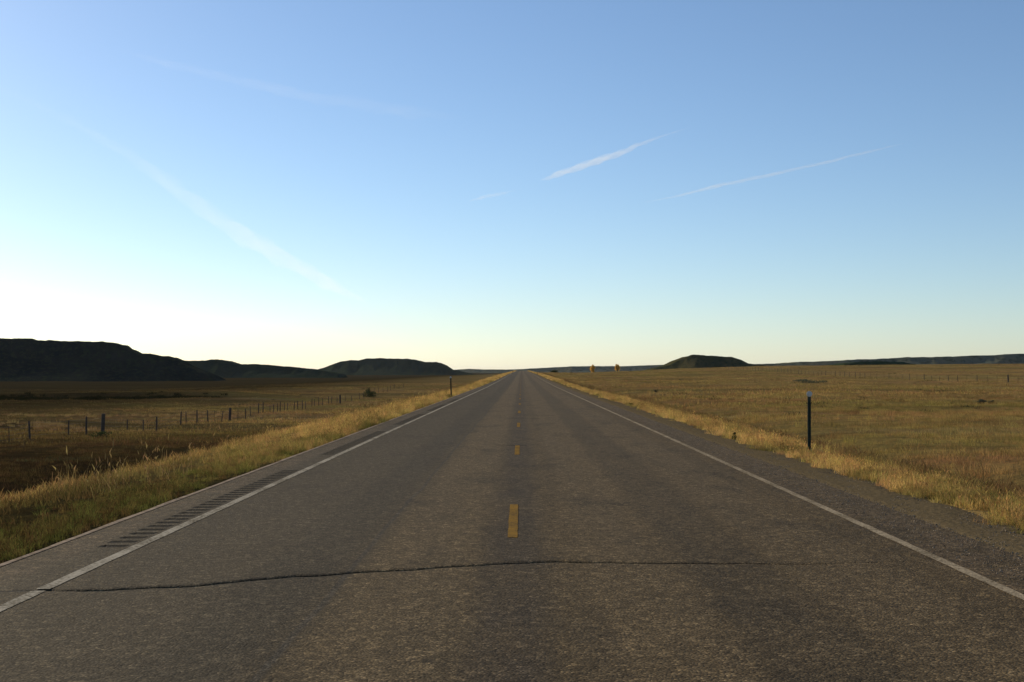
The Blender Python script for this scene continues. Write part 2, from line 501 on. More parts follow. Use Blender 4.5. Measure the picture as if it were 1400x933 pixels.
Y_C0, Y_C1 = 8.6, 11.5
rv, rf = [], []
def add_grid(X, Y, Z):
    r, c = X.shape; o = len(rv)
    rv.extend(np.stack([X, Y, Z], -1).reshape(-1, 3).tolist())
    for i in range(r - 1):
        for j in range(c - 1):
            a = o + i * c + j
            rf.append((a, a + 1, a + c + 1, a + c))

far_rows = np.concatenate([np.linspace(130, 400, 40), np.linspace(420, 1200, 50), np.linspace(1220, 1800, 20)])
# near piece, plain
def plain(x0, x1, y0, y1, nx=2, rows=None):
    ys = rows if rows is not None else np.array([y0, y1])
    X, Y = np.meshgrid(np.linspace(x0, x1, nx), ys)
    add_grid(X, Y, road_z(Y))
plain(L_EDGE, R_EDGE, -60, Y_C0, 3)
# crack piece
offs = np.array([-.16, -.11, -.08, -.055, -.035, -.02, -.008, .008, .02, .035, .055, .08, .11, .16])
dip = np.array([0, 0, .001, .004, .009, .015, .022, .024, .020, .010, .004, .001, 0, 0])
xs = np.linspace(L_EDGE, R_EDGE, 170)
yc = crack_y(xs)
deep = np.interp(xs, [-4.4, -3.7, -3.2, -.2, 1.0, 2.6, 3.6, 4.5], [.05, .2, 1.0, 1.0, .6, .25, .1, .0]) * (.7 + .6 * fbm(xs * 2.7, xs * 0 + 3, 3, 31))
rowsY = [np.full_like(xs, Y_C0)] + [yc + o for o in offs] + [np.full_like(xs, Y_C1)]
rowsZ = [0 * xs] + [-d * deep for d in dip] + [0 * xs]
add_grid(np.tile(xs, (len(rowsY), 1)), np.array(rowsY), np.array(rowsZ))
# columns with grooves, and plain columns between, from the crack to 130 m
plain(L_EDGE, RUM_L[0], Y_C1, 130)
plain(RUM_L[1], RUM_R[0], Y_C1, 130, 3)
plain(RUM_R[1], R_EDGE, Y_C1, 130)
def groove_rows(depth):
    ys, zs = [Y_C1], [0.0]
    for s0, s1 in RUM_SECT:
        n = int((s1 - s0) / .305)
        for k in range(n):
            y = s0 + k * .305
            for t in np.linspace(0, 1, 6):
                ys.append(y + t * .17); zs.append(-depth * math.sin(math.pi * t) ** .7)
    ys.append(130); zs.append(0)
    return np.array(ys), np.array(zs)
for (a, b), dpt in ((RUM_L, .014), (RUM_R, .004)):
    ys, zs = groove_rows(dpt)
    X, Y = np.meshgrid([a, a + .05, b - .05, b], ys)
    Z = np.tile(zs[:, None], (1, 4)).copy()
    Z[:, 0] = 0; Z[:, 3] = 0
    add_grid(X, Y, Z)
plain(L_EDGE, R_EDGE, 0, 0, 5, far_rows)
# sides of the slab
side_rows = np.concatenate([[-60, Y_C1], far_rows])
for x, s in ((L_EDGE, 1), (R_EDGE, -1)):
    o = len(rv)
    for y in side_rows:
        z = float(road_z(y)); rv.append([x, y, z]); rv.append([x, y, z - .14])
    for i in range(len(side_rows) - 1):
        a = o + 2 * i
        rf.append((a, a + 1, a + 3, a + 2) if s > 0 else (a, a + 2, a + 3, a + 1))
road = mesh_obj('road', rv, rf, M['asphalt'])
tag(road, 'straight two lane chip seal road running to the horizon', kind='structure')

def ribbon(name, pts, w, mat, parent, lift=.004, jag=0.0, z=None, taper=None):
    """flat strip along pts [(x, y)], width w"""
    v, f = [], []
    for i, (x, y) in enumerate(pts):
        a = pts[max(i - 1, 0)]; b = pts[min(i + 1, len(pts) - 1)]
        t = Vector((b[0] - a[0], b[1] - a[1])); t.normalize()
        n = Vector((-t.y, t.x))
        wl = w / 2 + random.uniform(-jag, jag); wr = w / 2 + random.uniform(-jag, jag)
        if taper: k = taper(x); wl *= k; wr *= k
        zz = (float(road_z(y)) if z is None else z[i]) + lift
        v.append((x + n.x * wl, y + n.y * wl, zz)); v.append((x - n.x * wr, y - n.y * wr, zz))
    for i in range(len(pts) - 1):
        f.append((2 * i, 2 * i + 1, 2 * i + 3, 2 * i + 2))
    return mesh_obj(name, v, f, mat, parent)

def line_rows(y0, y1):
    r = list(np.arange(y0, min(y1, 60), .25)) + list(np.arange(60, min(y1, 130), 2.5)) if y0 < 60 else []
    r += [y for y in far_rows if y0 < y <= y1]
    return r
XL, XR = -3.60, 3.64
yk = float(crack_y(-3.6))
near = [(XL, y) for y in list(np.arange(-30, yk - .08, .25)) + [yk - .03]]
for i, (pts, lab) in enumerate(((near, 'worn white left edge line, short piece before the crack'),
                                ([(XL, y) for y in [yk + .035] + line_rows(math.ceil(yk * 4) / 4, 1500)], 'white left edge line beyond the crack'))):
    o = ribbon('edge_line', pts, .105, M['white_l'], road, .004, .004)
    o['label'] = lab
o = ribbon('edge_line', [(XR, y) for y in line_rows(-30, 1500)], .10, M['white_r'], road, .004, .006)
o['label'] = 'faded brownish right edge line'
dash = None
for k in range(-1, 33):
    y0 = 12.3 + k * 12.19
    n = 12 if k < 6 else 3
    if y0 < 110:
        if dash is None:
            random.seed(3)
            dash = ribbon('centre_dash', [(-.09, yy) for yy in np.linspace(0, 3.05, 13)], .10, M['yellow'], road, 0, .004, z=[0] * 13)
            d = dash
        else:
            d = dash.copy(); C.objects.link(d); d.parent = road
        d.location = (0, y0, .004)
    else:
        ribbon('centre_dash', [(-.09, yy) for yy in np.linspace(y0, y0 + 3.05, 3)], .10, M['yellow'], road, .006)

# the dark open line at the bottom of the sunken crack, and a short crack farther on
xs_c = np.linspace(-3.45, 2.9, 150)
dp = np.interp(xs_c, xs, deep) * .023
o = ribbon('crack', [(x, float(crack_y(x)) - .002) for x in xs_c], .042, M['crack'], road, .0025, .019, z=-dp + .003, taper=lambda x: float(np.interp(x, [-3.45, -3.0, -.5, 1.0, 2.9], [.15, .9, 1.0, .6, .08]) * (.45 + 1.1 * fbm(x * 1.7, 3.0, 3, 55))))
o['label'] = 'long dark crack running right across both lanes'
xs_c = np.linspace(-3.2, 2.4, 60)
o = ribbon('crack', [(x, 27.6 + (float(fbm(x * 2, 0, 3, 8)) - .5) * .35 + x * .03) for x in xs_c if -.55 < x < .2], .06, M['crack'], road, .002, .02)
o['label'] = 'short crack across the centre joint, beyond the long one'
for yy, x0, x1, sd in ((46.5, -2.6, 1.2, 21), (71, -3.0, 2.8, 22)):
    xx = np.linspace(x0, x1, 40)
    ribbon('crack', [(x, yy + (float(fbm(x * 2, 1, 3, sd)) - .5) * .5) for x in xx], .05, M['crack'], road, .002, .02)

# gravel shoulder on the right, sand lip on the left
gxs = np.concatenate([[R_EDGE - .1, R_EDGE + .01], np.linspace(4.5, 6.0, 20)])
gys = np.concatenate([np.linspace(-40, 6, 60), np.linspace(6.2, 60, 420), np.linspace(62, 200, 60), far_rows[far_rows > 200]])
X, Y = np.meshgrid(gxs, gys)
Z = ground_z(np.maximum(X, R_EDGE + .01), Y) + .03 * (1 - sstep(4.95, 5.6, X + (fbm(X * 1.6, Y * 1.6, 3, 66) - .5) * .9)) + (fbm(X * 4, Y * 4, 3, 61) - .5) * .02 - .02 * sstep(5.1, 5.9, X)
Z[:, 0] = road_z(Y[:, 0]) - .02; Z[:, 1] = road_z(Y[:, 1]) - .004
gs = grid_obj('gravel_shoulder', X, Y, Z, M['gravel'], kind='structure')
tag(gs, 'narrow gravel shoulder between the right edge of the road and the grass', kind='structure')
X, Y = np.meshgrid([L_EDGE - .10, L_EDGE - .05, L_EDGE + .015], np.concatenate([np.linspace(-30, 60, 300), np.linspace(62, 130, 30)]))
wv = (fbm(Y * .9, X * 0 + 5, 4, 90) - .35) * .08
X2 = X - np.where(X < L_EDGE - .01, wv, 0) * np.array([1.0, .6, 0])
Z = np.array([-.035, 0.004, .005])[None, :] + 0 * Y
lip = grid_obj('sand_edge', X2, Y, Z, M['sand'], kind='structure')
tag(lip, 'thin pale line of sand and grit along the left pavement edge', kind='structure')

# ------------------------------------------------------------------ hills
def hill(name, label, pts, D, mat, zb, slope=2.3, plateau=300, n_s=200, gully=.35, seed=1, gl=40.0, cap=0.0):
    """a ridge whose crest stands D metres out; pts = crest (px column, px row) in the photograph"""
    px = np.array([p[0] for p in pts], float); py = np.array([p[1] for p in pts], float)
    s = np.linspace(px[0], px[-1], n_s)
    crest = EYE + (HY - np.interp(s, px, py)) / FPX * D
    Xs = at(s, D)
    H = np.maximum(crest - zb, .5)
    Hm = H.max()
    H = H + (fbm(Xs / (gl * .3), Xs * 0, 3, seed) - .5) * .035 * Hm * sstep(0, .4, H / Hm)
    W = Hm * slope * (.35 + .65 * H / Hm)
    t = np.concatenate([np.linspace(0, 1, 34), np.linspace(1.05, 2, 8), np.linspace(2.1, 3, 10)])
    T, S = np.meshgrid(t, np.arange(n_s), indexing='ij')
    Wt = W[None, :] * np.ones_like(T); Ht = H[None, :] * np.ones_like(T); Xt = Xs[None, :] * np.ones_like(T)
    Yt = np.where(T <= 1, D - Wt * (1 - T), np.where(T <= 2, D + plateau * (T - 1), D + plateau + Wt * 1.2 * (T - 2)))
    fr = np.clip(T, 0, 1)
    prof = np.where(T <= 1, fr ** 1.25 * (1 - cap) + cap * sstep(.75, .95, fr), 1.0)
    prof = np.where(T > 2, (1 - (T - 2)) ** 1.2, prof)
    prof = np.where((T > 1) & (T <= 2), 1 - .06 * (T - 1), prof)
    ridg = 1 - np.abs(2 * fbm(Xt / gl, Yt / (gl * 3.2), 4, seed + 3) - 1) * 2
    er = gully * (1 - np.clip(ridg, 0, 1)) * np.sin(np.pi * np.clip(fr, 0, 1)) ** .8
    er = np.where(T <= 1, er, 0)
    Zt = zb - 6 * (1 - sstep(0, .08, np.where(T <= 1.5, fr, 1 - (T - 2)))) + Ht * prof * (1 - er) + (fbm(Xt / gl * 3, Yt / gl * 3, 3, seed + 9) - .5) * .05 * Ht * fr
    Zt = np.where(T > 2.95, zb - 8, Zt)
    endf = sstep(0, .02, (S / (n_s - 1))) * sstep(0, .02, 1 - S / (n_s - 1))
    Zt = zb - 8 + (Zt - zb + 8) * endf
    Zt = np.where((T >= .98) & (T <= 1.0), np.minimum(Zt, zb + Ht + .02 * Hm), Zt)
    o = grid_obj(name, Xt, Yt, Zt, mat)
    tag(o, label, kind='structure')
    return o

hill('butte', 'large dark flat topped butte at the far left', [(-520, 470), (-420, 458), (-300, 456), (-150, 460), (-60, 461), (0, 462.5), (60, 465), (100, 467), (140, 468), (158, 469.5), (163, 473.5), (185, 483), (207, 484), (216, 486.5), (228, 487), (238, 492), (250, 499), (272, 508), (300, 520)],
     1000, M['hill_near'], -6.5, slope=2.0, plateau=30, n_s=300, gully=.26, seed=5, gl=20, cap=.18)
hill('hill', 'low dark scrubby hills between the big butte and the round one', [(150, 512), (190, 500), (225, 492), (245, 493), (270, 493.5), (293, 491.3), (303, 492), (320, 497.5), (330, 498.5), (350, 498), (375, 500), (400, 502), (432, 505.5), (470, 513)],
     1500, M['hill_mid'], -6.5, plateau=50, n_s=200, gully=.28, seed=12, gl=22)
hill('butte', 'broad dark green butte left of the end of the road', [(405, 514), (425, 508), (440, 503.5), (465, 494.5), (480, 492.5), (490, 493), (500, 490.5), (520, 490), (545, 490.3), (565, 491.5), (580, 495), (590, 495.3), (597, 495), (604, 498.5), (613, 505), (628, 508), (650, 513)],
     2600, M['hill_mid'], -7, plateau=180, n_s=220, gully=.34, seed=22, gl=42)
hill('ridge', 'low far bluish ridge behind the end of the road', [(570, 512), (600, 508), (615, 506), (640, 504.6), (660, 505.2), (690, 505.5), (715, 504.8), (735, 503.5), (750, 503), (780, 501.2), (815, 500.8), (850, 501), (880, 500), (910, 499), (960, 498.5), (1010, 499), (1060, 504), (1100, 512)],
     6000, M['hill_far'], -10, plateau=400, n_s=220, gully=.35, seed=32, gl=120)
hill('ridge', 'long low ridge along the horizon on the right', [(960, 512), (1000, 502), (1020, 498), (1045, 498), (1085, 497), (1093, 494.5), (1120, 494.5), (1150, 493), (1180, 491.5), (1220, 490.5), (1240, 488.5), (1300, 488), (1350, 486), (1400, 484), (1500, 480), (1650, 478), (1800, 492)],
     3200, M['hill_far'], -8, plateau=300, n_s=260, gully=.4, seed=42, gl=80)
hill('mound', 'small flat topped mound on the right of the road', [(880, 512), (895, 504), (915, 499.5), (930, 491.5), (945, 486), (955, 485.7), (975, 487), (1000, 488.3), (1012, 492), (1022, 497), (1050, 500), (1085, 510)],
     1500, M['hill_right'], -6, plateau=90, n_s=160, gully=.35, seed=52, gl=26)
hill('hill', 'low dark green hill covered in juniper behind the right field', [(1110, 512), (1140, 501.5), (1155, 497.5), (1175, 495), (1200, 494), (1230, 494.8), (1250, 498), (1272, 505), (1290, 512)],
     1150, M['hill_green'], -5.5, plateau=70, n_s=160, gully=.3, seed=62, gl=18)

# ------------------------------------------------------------------ tufts, scattered as ground cover
def blades(n, hmin, hmax, w, spread, seed, lean=.5, heads=0.0, segs=3):
    r = random.Random(seed); v, f = [], []
    for i in range(n):
        a = r.uniform(0, 6.283); rr = spread * math.sqrt(r.random())
        bx, by = rr * math.cos(a), rr * math.sin(a)
        h = r.uniform(hmin, hmax); la = r.uniform(0, 6.283); ln = h * r.uniform(.1, lean)
        dx, dy = math.cos(la), math.sin(la)
        fa = r.uniform(0, 6.283); wx, wy = math.cos(fa) * w / 2, math.sin(fa) * w / 2
        o = len(v)
        for k in range(segs):
            t = k / segs; q = t * t
            ww = 1 - t * .5
            v.append((bx + dx * ln * q - wx * ww, by + dy * ln * q - wy * ww, h * t))
            v.append((bx + dx * ln * q + wx * ww, by + dy * ln * q + wy * ww, h * t))
        v.append((bx + dx * ln, by + dy * ln, h * .97))
        for k in range(segs - 1):
            f.append((o + 2 * k, o + 2 * k + 1, o + 2 * k + 3, o + 2 * k + 2))
        f.append((o + 2 * segs - 2, o + 2 * segs - 1, o + 2 * segs))
        if r.random() < heads:       # a seed head: two crossed narrow diamonds
            tx, ty, tz = bx + dx * ln, by + dy * ln, h * .97
            hl = h * .22
            for (ux, uy) in ((.008, .0), (.0, .008)):
                o = len(v); s = 1.2
                v += [(tx, ty, tz - hl * .2), (tx + ux * s, ty + uy * s, tz + hl * .3), (tx + dx * .04, ty + dy * .04, tz + hl), (tx - ux * s, ty - uy * s, tz + hl * .3)]
                f.append((o, o + 1, o + 2, o + 3))
    me = bpy.data.meshes.new('grass_tuft')
    me.from_pydata(v, [], f)
    return me

def scatter(name, label, proto_mesh, mat, P, rot, scl):
    """P (n,3), rot (n,3), scl (n,) - one stuff object whose points carry the tuft"""
    proto_mesh.materials.append(mat)
    proto = bpy.data.objects.new(name + '_tuft', proto_mesh)
    me = bpy.data.meshes.new(name)
    me.vertices.add(len(P)); me.vertices.foreach_set('co', np.asarray(P, np.float32).ravel())
    a = me.attributes.new('rot', 'FLOAT_VECTOR', 'POINT'); a.data.foreach_set('vector', np.asarray(rot, np.float32).ravel())
    a = me.attributes.new('scl', 'FLOAT_VECTOR', 'POINT')
    s3 = np.stack([scl, scl, scl * rng.uniform(.8, 1.25, len(scl))], -1)
    a.data.foreach_set('vector', s3.astype(np.float32).ravel())
    o = bpy.data.objects.new(name, me); C.objects.link(o)
    tag(o, label, kind='stuff'); o['category'] = 'grass' if 'grass' in name else ('gravel' if 'stone' in name or 'gravel' in name else 'scrub')
    ng = bpy.data.node_groups.new(name + '_scatter', 'GeometryNodeTree')
    ng.interface.new_socket('Geometry', in_out='INPUT', socket_type='NodeSocketGeometry')
    ng.interface.new_socket('Geometry', in_out='OUTPUT', socket_type='NodeSocketGeometry')
    gi = ng.nodes.new('NodeGroupInput'); go = ng.nodes.new('NodeGroupOutput')
    oi = ng.nodes.new('GeometryNodeObjectInfo'); oi.inputs['Object'].default_value = proto; oi.transform_space = 'ORIGINAL'
    ip = ng.nodes.new('GeometryNodeInstanceOnPoints')
    ra = ng.nodes.new('GeometryNodeInputNamedAttribute'); ra.data_type = 'FLOAT_VECTOR'; ra.inputs['Name'].default_value = 'rot'
    sa = ng.nodes.new('GeometryNodeInputNamedAttribute'); sa.data_type = 'FLOAT_VECTOR'; sa.inputs['Name'].default_value = 'scl'
    er = ng.nodes.new('FunctionNodeEulerToRotation')
    ng.links.new(gi.outputs[0], ip.inputs['Points'])
    ng.links.new(oi.outputs['Geometry'], ip.inputs['Instance'])
    ng.links.new(ra.outputs['Attribute'], er.inputs[0]); ng.links.new(er.outputs[0], ip.inputs['Rotation'])
    ng.links.new(sa.outputs['Attribute'], ip.inputs['Scale'])
    ng.links.new(ip.outputs[0], go.inputs[0])
    md = o.modifiers.new('scatter', 'NODES'); md.node_group = ng
    return o

def pts_band(n, x0, x1, y0, y1, power=1.0, keep=None, edge=0.0):
    """points, denser towards y0; power>1 = more near"""
    u = rng.random(n)
    y = y0 * (y1 / y0) ** (u ** power) if power > 0 else y0 + (y1 - y0) * u
    x = rng.uniform(x0, x1, n)
    if keep is not None:
        k = rng.random(n) < keep(x, y); x, y = x[k], y[k]
    z = ground_z(x, y)
    n = len(x)
    rot = np.stack([rng.normal(0, .08, n), rng.normal(0, .08, n), rng.uniform(0, 6.28, n)], -1)
    return np.stack([x, y, z - .01], -1), rot, n

def joinp(*lst):
    return np.concatenate([l[0] for l in lst]), np.concatenate([l[1] for l in lst])

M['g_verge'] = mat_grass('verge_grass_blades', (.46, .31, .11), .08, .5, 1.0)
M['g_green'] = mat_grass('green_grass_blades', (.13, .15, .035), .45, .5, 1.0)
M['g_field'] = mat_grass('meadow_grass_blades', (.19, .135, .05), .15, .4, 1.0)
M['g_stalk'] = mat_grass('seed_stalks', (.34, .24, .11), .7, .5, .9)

edgeL = lambda x, y: np.clip(.95 - np.abs(x + 5.15) / 1.25 + (fbm(x / .8, y / 1.6, 2, 71) - .5) * 1.5, 0.06, 1) * (.55 + .45 * sstep(14, 34, y))
edgeR = lambda x, y: np.clip(1.0 - np.abs(x - 5.8) / .9 + (fbm(x / .7, y / 1.3, 2, 72) - .5) * 1.6, 0, 1) * (x > 5.0 + (fbm(0 * x, y / 1.1, 2, 79) - .5) * .8)
PL, RL, n1 = pts_band(30000, -8.2, L_EDGE - .10, 6, 260, 1.0, edgeL)
PR, RR, n2 = pts_band(24000, 4.85, 7.6, 6, 260, 1.0, edgeR)
P = np.concatenate([PL, PR]); Rr = np.concatenate([RL, RR])
hs = (.55 + .75 * fbm(P[:, 0] / 1.5, P[:, 1] / 2.5, 3, 75)) * rng.uniform(.6, 1.25, len(P))
hs *= np.where(P[:, 0] > 0, .78, .58 + .4 * sstep(15, 45, P[:, 1])) * sstep(0.0, .35, np.where(P[:, 0] > 0, P[:, 0] - 4.75, L_EDGE - P[:, 0]) + .12)
hs = np.maximum(hs, .25)
sel = rng.random(len(P)) < .30 + .35 * (fbm(P[:, 0] / 3, P[:, 1] / 6, 2, 78) > .5)
big = P[:, 1] > 60
scatter('verge_grass', 'golden dry grass along both edges of the road', blades(34, .07, .27, .008, .15, 1, .8, .06), M['g_verge'], P[~sel], Rr[~sel], hs[~sel])
scatter('green_verge_grass', 'greener grass tufts among the dry roadside grass', blades(34, .05, .19, .009, .16, 2, .9, 0), M['g_green'], P[sel], Rr[sel], hs[sel])

# far verge: bigger coarser tufts to the crest of the road
a1 = pts_band(7000, -7.5, L_EDGE - .3, 200, 1100, 1.0, edgeL); a2 = pts_band(7000, 5.3, 7.3, 200, 1100, 1.0, edgeR)
P, Rr = joinp(a1, a2)
scatter('distant_verge_grass', 'golden roadside grass far down the road', blades(26, .12, .3, .04, .5, 3, .5), M['g_verge'], P, Rr, rng.uniform(.8, 1.3, len(P)))

# tall seed stalks on the left brow
ks = lambda x, y: np.clip((fbm(x / 2, y / 2.2, 2, 81) - .56) * 9, 0, 1)
P, Rr, n = pts_band(420, -7.2, -5.6, 17, 90, 1.0, ks)
scatter('tall_seed_grass', 'tall pale grass stalks with seed heads on the left verge', blades(3, .22, .50, .004, .15, 4, .8, .7), M['g_stalk'], P, Rr, rng.uniform(.7, 1.15, n))

# meadow grass both sides
kf = lambda x, y: np.clip(.35 + (fbm(x / 4, y / 5, 3, 83) - .4) * 2.2, .1, 1) * (np.abs(x) < 3 + y * .52)
b1 = pts_band(40000, -45, -6.3, 9, 110, 1.1, kf); b2 = pts_band(44000, 6.6, 45, 9, 110, 1.1, kf)
P, Rr = joinp(b1, b2)
scatter('meadow_grass', 'short brown and olive meadow grass either side of the road', blades(30, .03, .13, .009, .32, 5, .9, .0), M['g_field'], P, Rr, rng.uniform(.7, 1.5, len(P)))
kf2 = lambda x, y: np.clip(.3 + (fbm(x / 14, y / 14, 3, 85) - .4) * 2.4, .08, 1) * (np.abs(x) < 10 + y * .5)
b1 = pts_band(30000, -250, -8, 80, 520, 1.0, kf2); b2 = pts_band(34000, 8, 280, 80, 620, 1.0, kf2)
P, Rr = joinp(b1, b2)
scatter('distant_meadow_grass', 'rough prairie grass covering the fields farther off', blades(34, .05, .17, .035, 1.3, 6, .8), M['g_field'], P, Rr, rng.uniform(.7, 1.6, len(P)))

# low brush clumps in the meadows
M['g_brush'] = mat_leaf('low_brush', (.045, .05, .022), (.075, .055, .03))
kb = lambda x, y: np.clip((fbm(x / 12, y / 9, 3, 87) - .6) * 12, 0, 1) * (np.abs(x) < 10 + y * .5)
b1 = pts_band(9000, -220, -20, 60, 500, 1.0, kb); b2 = pts_band(7000, 12, 260, 60, 600, 1.0, kb)
P, Rr = joinp(b1, b2)
scatter('low_brush', 'low dark brush dotted through the fields', blades(46, .05, .22, .03, .5, 7, .9), M['g_brush'], P, Rr, rng.uniform(.5, 1.3, len(P)))

kc = lambda x, y: np.clip((fbm(x / 5, y / 3.5, 3, 187) - .52) * 8, .03, 1) * (np.abs(x) < 5 + y * .5)
b1 = pts_band(7000, -70, -8, 14, 240, 1.0, kc); b2 = pts_band(9000, 8, 110, 14, 260, 1.0, kc)
P, Rr = joinp(b1, b2)
scatter('bunch_grass', 'taller brown bunch grass in patches across the meadows', blades(30, .08, .30, .014, .22, 17, .8), M['g_field'], P, Rr, rng.uniform(.6, 1.3, len(P)))

# pale tall grass along the old channel bank, dark brush added for the shade of the creek bank
def yb_of(x): return 118 + 10 * (fbm(x / 22, 0 * x, 2, 44) - .5) * 2 - (x + 45) * .15
def yc_of(x): return 262 + 9 * (fbm(x / 30, 0 * x, 2, 40) - .5) * 2 + (x + 110) * .05
M['g_pale'] = mat_grass('pale_bank_grass', (.24, .17, .08), .8, .5, .85)
x = rng.uniform(-80, -36, 3600); x = x[rng.random(len(x)) < np.clip((fbm(x / 3.5, x * 0 + 2, 3, 91) - .3) * 3, .05, 1)]
y = yb_of(x) + rng.normal(2.2, .8, len(x))
x2 = rng.uniform(-135, -28, 2600); y2 = 158 + 7 * np.sin(x2 / 17) + (x2 + 60) * .12 + rng.normal(0, 2.2, len(x2)); k = rng.random(len(x2)) < np.clip((fbm(x2 / 6, y2 / 3, 3, 93) - .48) * 6, 0, 1)
x = np.concatenate([x, x2[k]]); y = np.concatenate([y, y2[k]])
scatter('pale_bank_grass', 'pale dry grass in thin lines along the banks of the left meadow', blades(30, .10, .34, .02, .35, 27, .7), M['g_pale'],
        np.stack([x, y, ground_z(x, y) - .01], -1), np.stack([rng.normal(0, .08, len(x)), rng.normal(0, .08, len(x)), rng.uniform(0, 6.28, len(x))], -1), rng.uniform(.6, 1.3, len(x)))
x = rng.uniform(-150, -60, 3600); y = yc_of(x) + rng.normal(-1.0, 1.3, len(x))
k = rng.random(len(x)) < np.clip((fbm(x / 9, x * 0 + 1, 3, 95) - .25) * 3, .1, 1) * sstep(-60, -90, x); x, y = x[k], y[k]
M['g_creek'] = mat_leaf('bank_shade_brush', (.012, .014, .007), (.022, .020, .010))
scatter('bank_shade_brush', 'dark brush added for the shaded creek bank across the left meadow', blades(46, .12, .5, .06, .6, 28, .9), M['g_creek'],
        np.stack([x, y, ground_z(x, y) - .02], -1), np.stack([0 * x, 0 * x, rng.uniform(0, 6.28, len(x))], -1), rng.uniform(.7, 1.4, len(x)))


# loose stones on the right shoulder
def stone_mesh():
    bm = bmesh.new(); bmesh.ops.create_icosphere(bm, subdivisions=1, radius=.5)
    r = random.Random(4)
    for v in bm.verts: v.co *= r.uniform(.7, 1.15)
    for v in bm.verts: v.co.z *= .6
    me = bpy.data.meshes.new('stone'); bm.to_mesh(me); bm.free(); return me
n = 12000
x = np.where(rng.random(n) < .75, rng.normal(4.75, .28, n), rng.uniform(3.8, 4.5, n)); y = 6.5 * (60 / 6.5) ** rng.random(n)
k = (x > 3.75) & (x < 5.6); x, y = x[k], y[k]
zz = np.where(x < R_EDGE, 0, ground_z(x, y) + .025)
scatter('loose_gravel', 'loose stones scattered on the right shoulder', stone_mesh(), M['stone'],
        np.stack([x, y, zz], -1), rng.uniform(0, 6.28, (len(x), 3)), rng.uniform(.006, .024, len(x)))

# ------------------------------------------------------------------ roadside delineator posts
def channel_post(name, parent, h, w, mat):
    """hat-section steel post: flange, web, flange"""
    prof = [(-w / 2, 0), (-w * .32, 0), (-w * .20, .028), (w * .20, .028), (w * .32, 0), (w / 2, 0)]
    t = .004
    outer = [(x, y - t) for x, y in prof]
    loop = prof + outer[::-1]
    v = [(x, y, -.4) for x, y in loop] + [(x, y, h) for x, y in loop]
    n = len(loop)
    f = [(i, (i + 1) % n, n + (i + 1) % n, n + i) for i in range(n)]
    m = len(prof)
    for i in range(m - 1):
        a, b, c, d = i, i + 1, n - 2 - i, n - 1 - i
        f.append((n + a, n + b, n + c, n + d))
    return mesh_obj(name, v, f, mat, parent)

def disc(name, parent, r, th, loc, mat, rim=0.0):
    v, f = [], []; n = 20
    rings = [(0.0, -th), (r * .8, -th), (r, -th * .6), (r, 0), (0.0, 0)]
    for rad, y in rings:
        for i in range(n):
            a = 6.2832 * i / n
            v.append((rad * math.cos(a), y, rad * math.sin(a)))
    for k in range(len(rings) - 1):
        for i in range(n):
            f.append((k * n + i, k * n + (i + 1) % n, (k + 1) * n + (i + 1) % n, (k + 1) * n + i))
    return mesh_obj(name, v, f, mat, parent, loc=loc)

def delineator(x, y, h, label, rz=0.0, lean=0.0, w=.075):
    z = float(ground_z(x, y))
    root = empty('delineator_post', (x, y, z), rz)
    root.rotation_euler = (0, lean, rz)
    tag(root, label, 'marker post', 'roadside marker posts')
    channel_post('post', root, h, w, M['green_steel'])
    pl = mesh_obj('bracket', [(-.035, -.012, h - .16), (.035, -.012, h - .16), (.035, -.012, h + .02), (-.035, -.012, h + .02),
                              (-.035, -.006, h - .16), (.035, -.006, h - .16), (.035, -.006, h + .02), (-.035, -.006, h + .02)],
                  [(0, 1, 2, 3), (4, 7, 6, 5), (0, 4, 5, 1), (1, 5, 6, 2), (2, 6, 7, 3), (3, 7, 4, 0)], M['green_steel'], root)
    disc('reflector', root, .062, .016, (0, -.014, h - .015), M['reflector'])
    return root
delineator(at(1105, 27), 27, 1.25, 'nearest green steel marker post with white reflector in the right verge', lean=.005)
delineator(at(617, 82), 82, 1.30, 'green marker post with small reflector at the left pavement edge', lean=-.035, w=.085)
delineator(at(734.5, 380), 380, 1.25, 'tiny far marker post at the right edge near the end of the road', w=.1)
delineator(at(701, 395), 395, 1.25, 'tiny far marker post at the left edge near the end of the road', w=.1)

# ------------------------------------------------------------------ fences
def post_mesh(name, r, h, sides=8, taper=.92, mat=None):
    v, f = [], []
    rr = random.Random(int(r * 1000))
    for k, z in enumerate((-.5, 0, h * .5, h - .02, h)):
        q = r * (1 - (1 - taper) * z / h) * (.86 if k == 4 else 1)
        for i in range(sides):
            a = 6.2832 * i / sides
            v.append((q * math.cos(a) * rr.uniform(.94, 1.06), q * math.sin(a) * rr.uniform(.94, 1.06), z))
    for k in range(4):
        for i in range(sides):
            f.append((k * sides + i, k * sides + (i + 1) % sides, (k + 1) * sides + (i + 1) % sides, (k + 1) * sides + i))
    f.append(tuple(range(4 * sides, 5 * sides)))
    me = bpy.data.meshes.new(name); me.from_pydata(v, [], f); me.materials.append(mat); me.update()
    return me
def tpost_mesh(h):
    w, t = .05, .008
    loop = [(-w / 2, -t), (w / 2, -t), (w / 2, 0), (t / 2, 0), (t / 2, .045), (-t / 2, .045), (-t / 2, 0), (-w / 2, 0)]
    n = len(loop)
    v = [(x, y, -.4) for x, y in loop] + [(x, y, h) for x, y in loop]
    f = [(i, (i + 1) % n, n + (i + 1) % n, n + i) for i in range(n)] + [tuple(range(n, 2 * n))]
    me = bpy.data.meshes.new('post'); me.from_pydata(v, [], f); me.materials.append(M['rusty']); me.update()
    return me

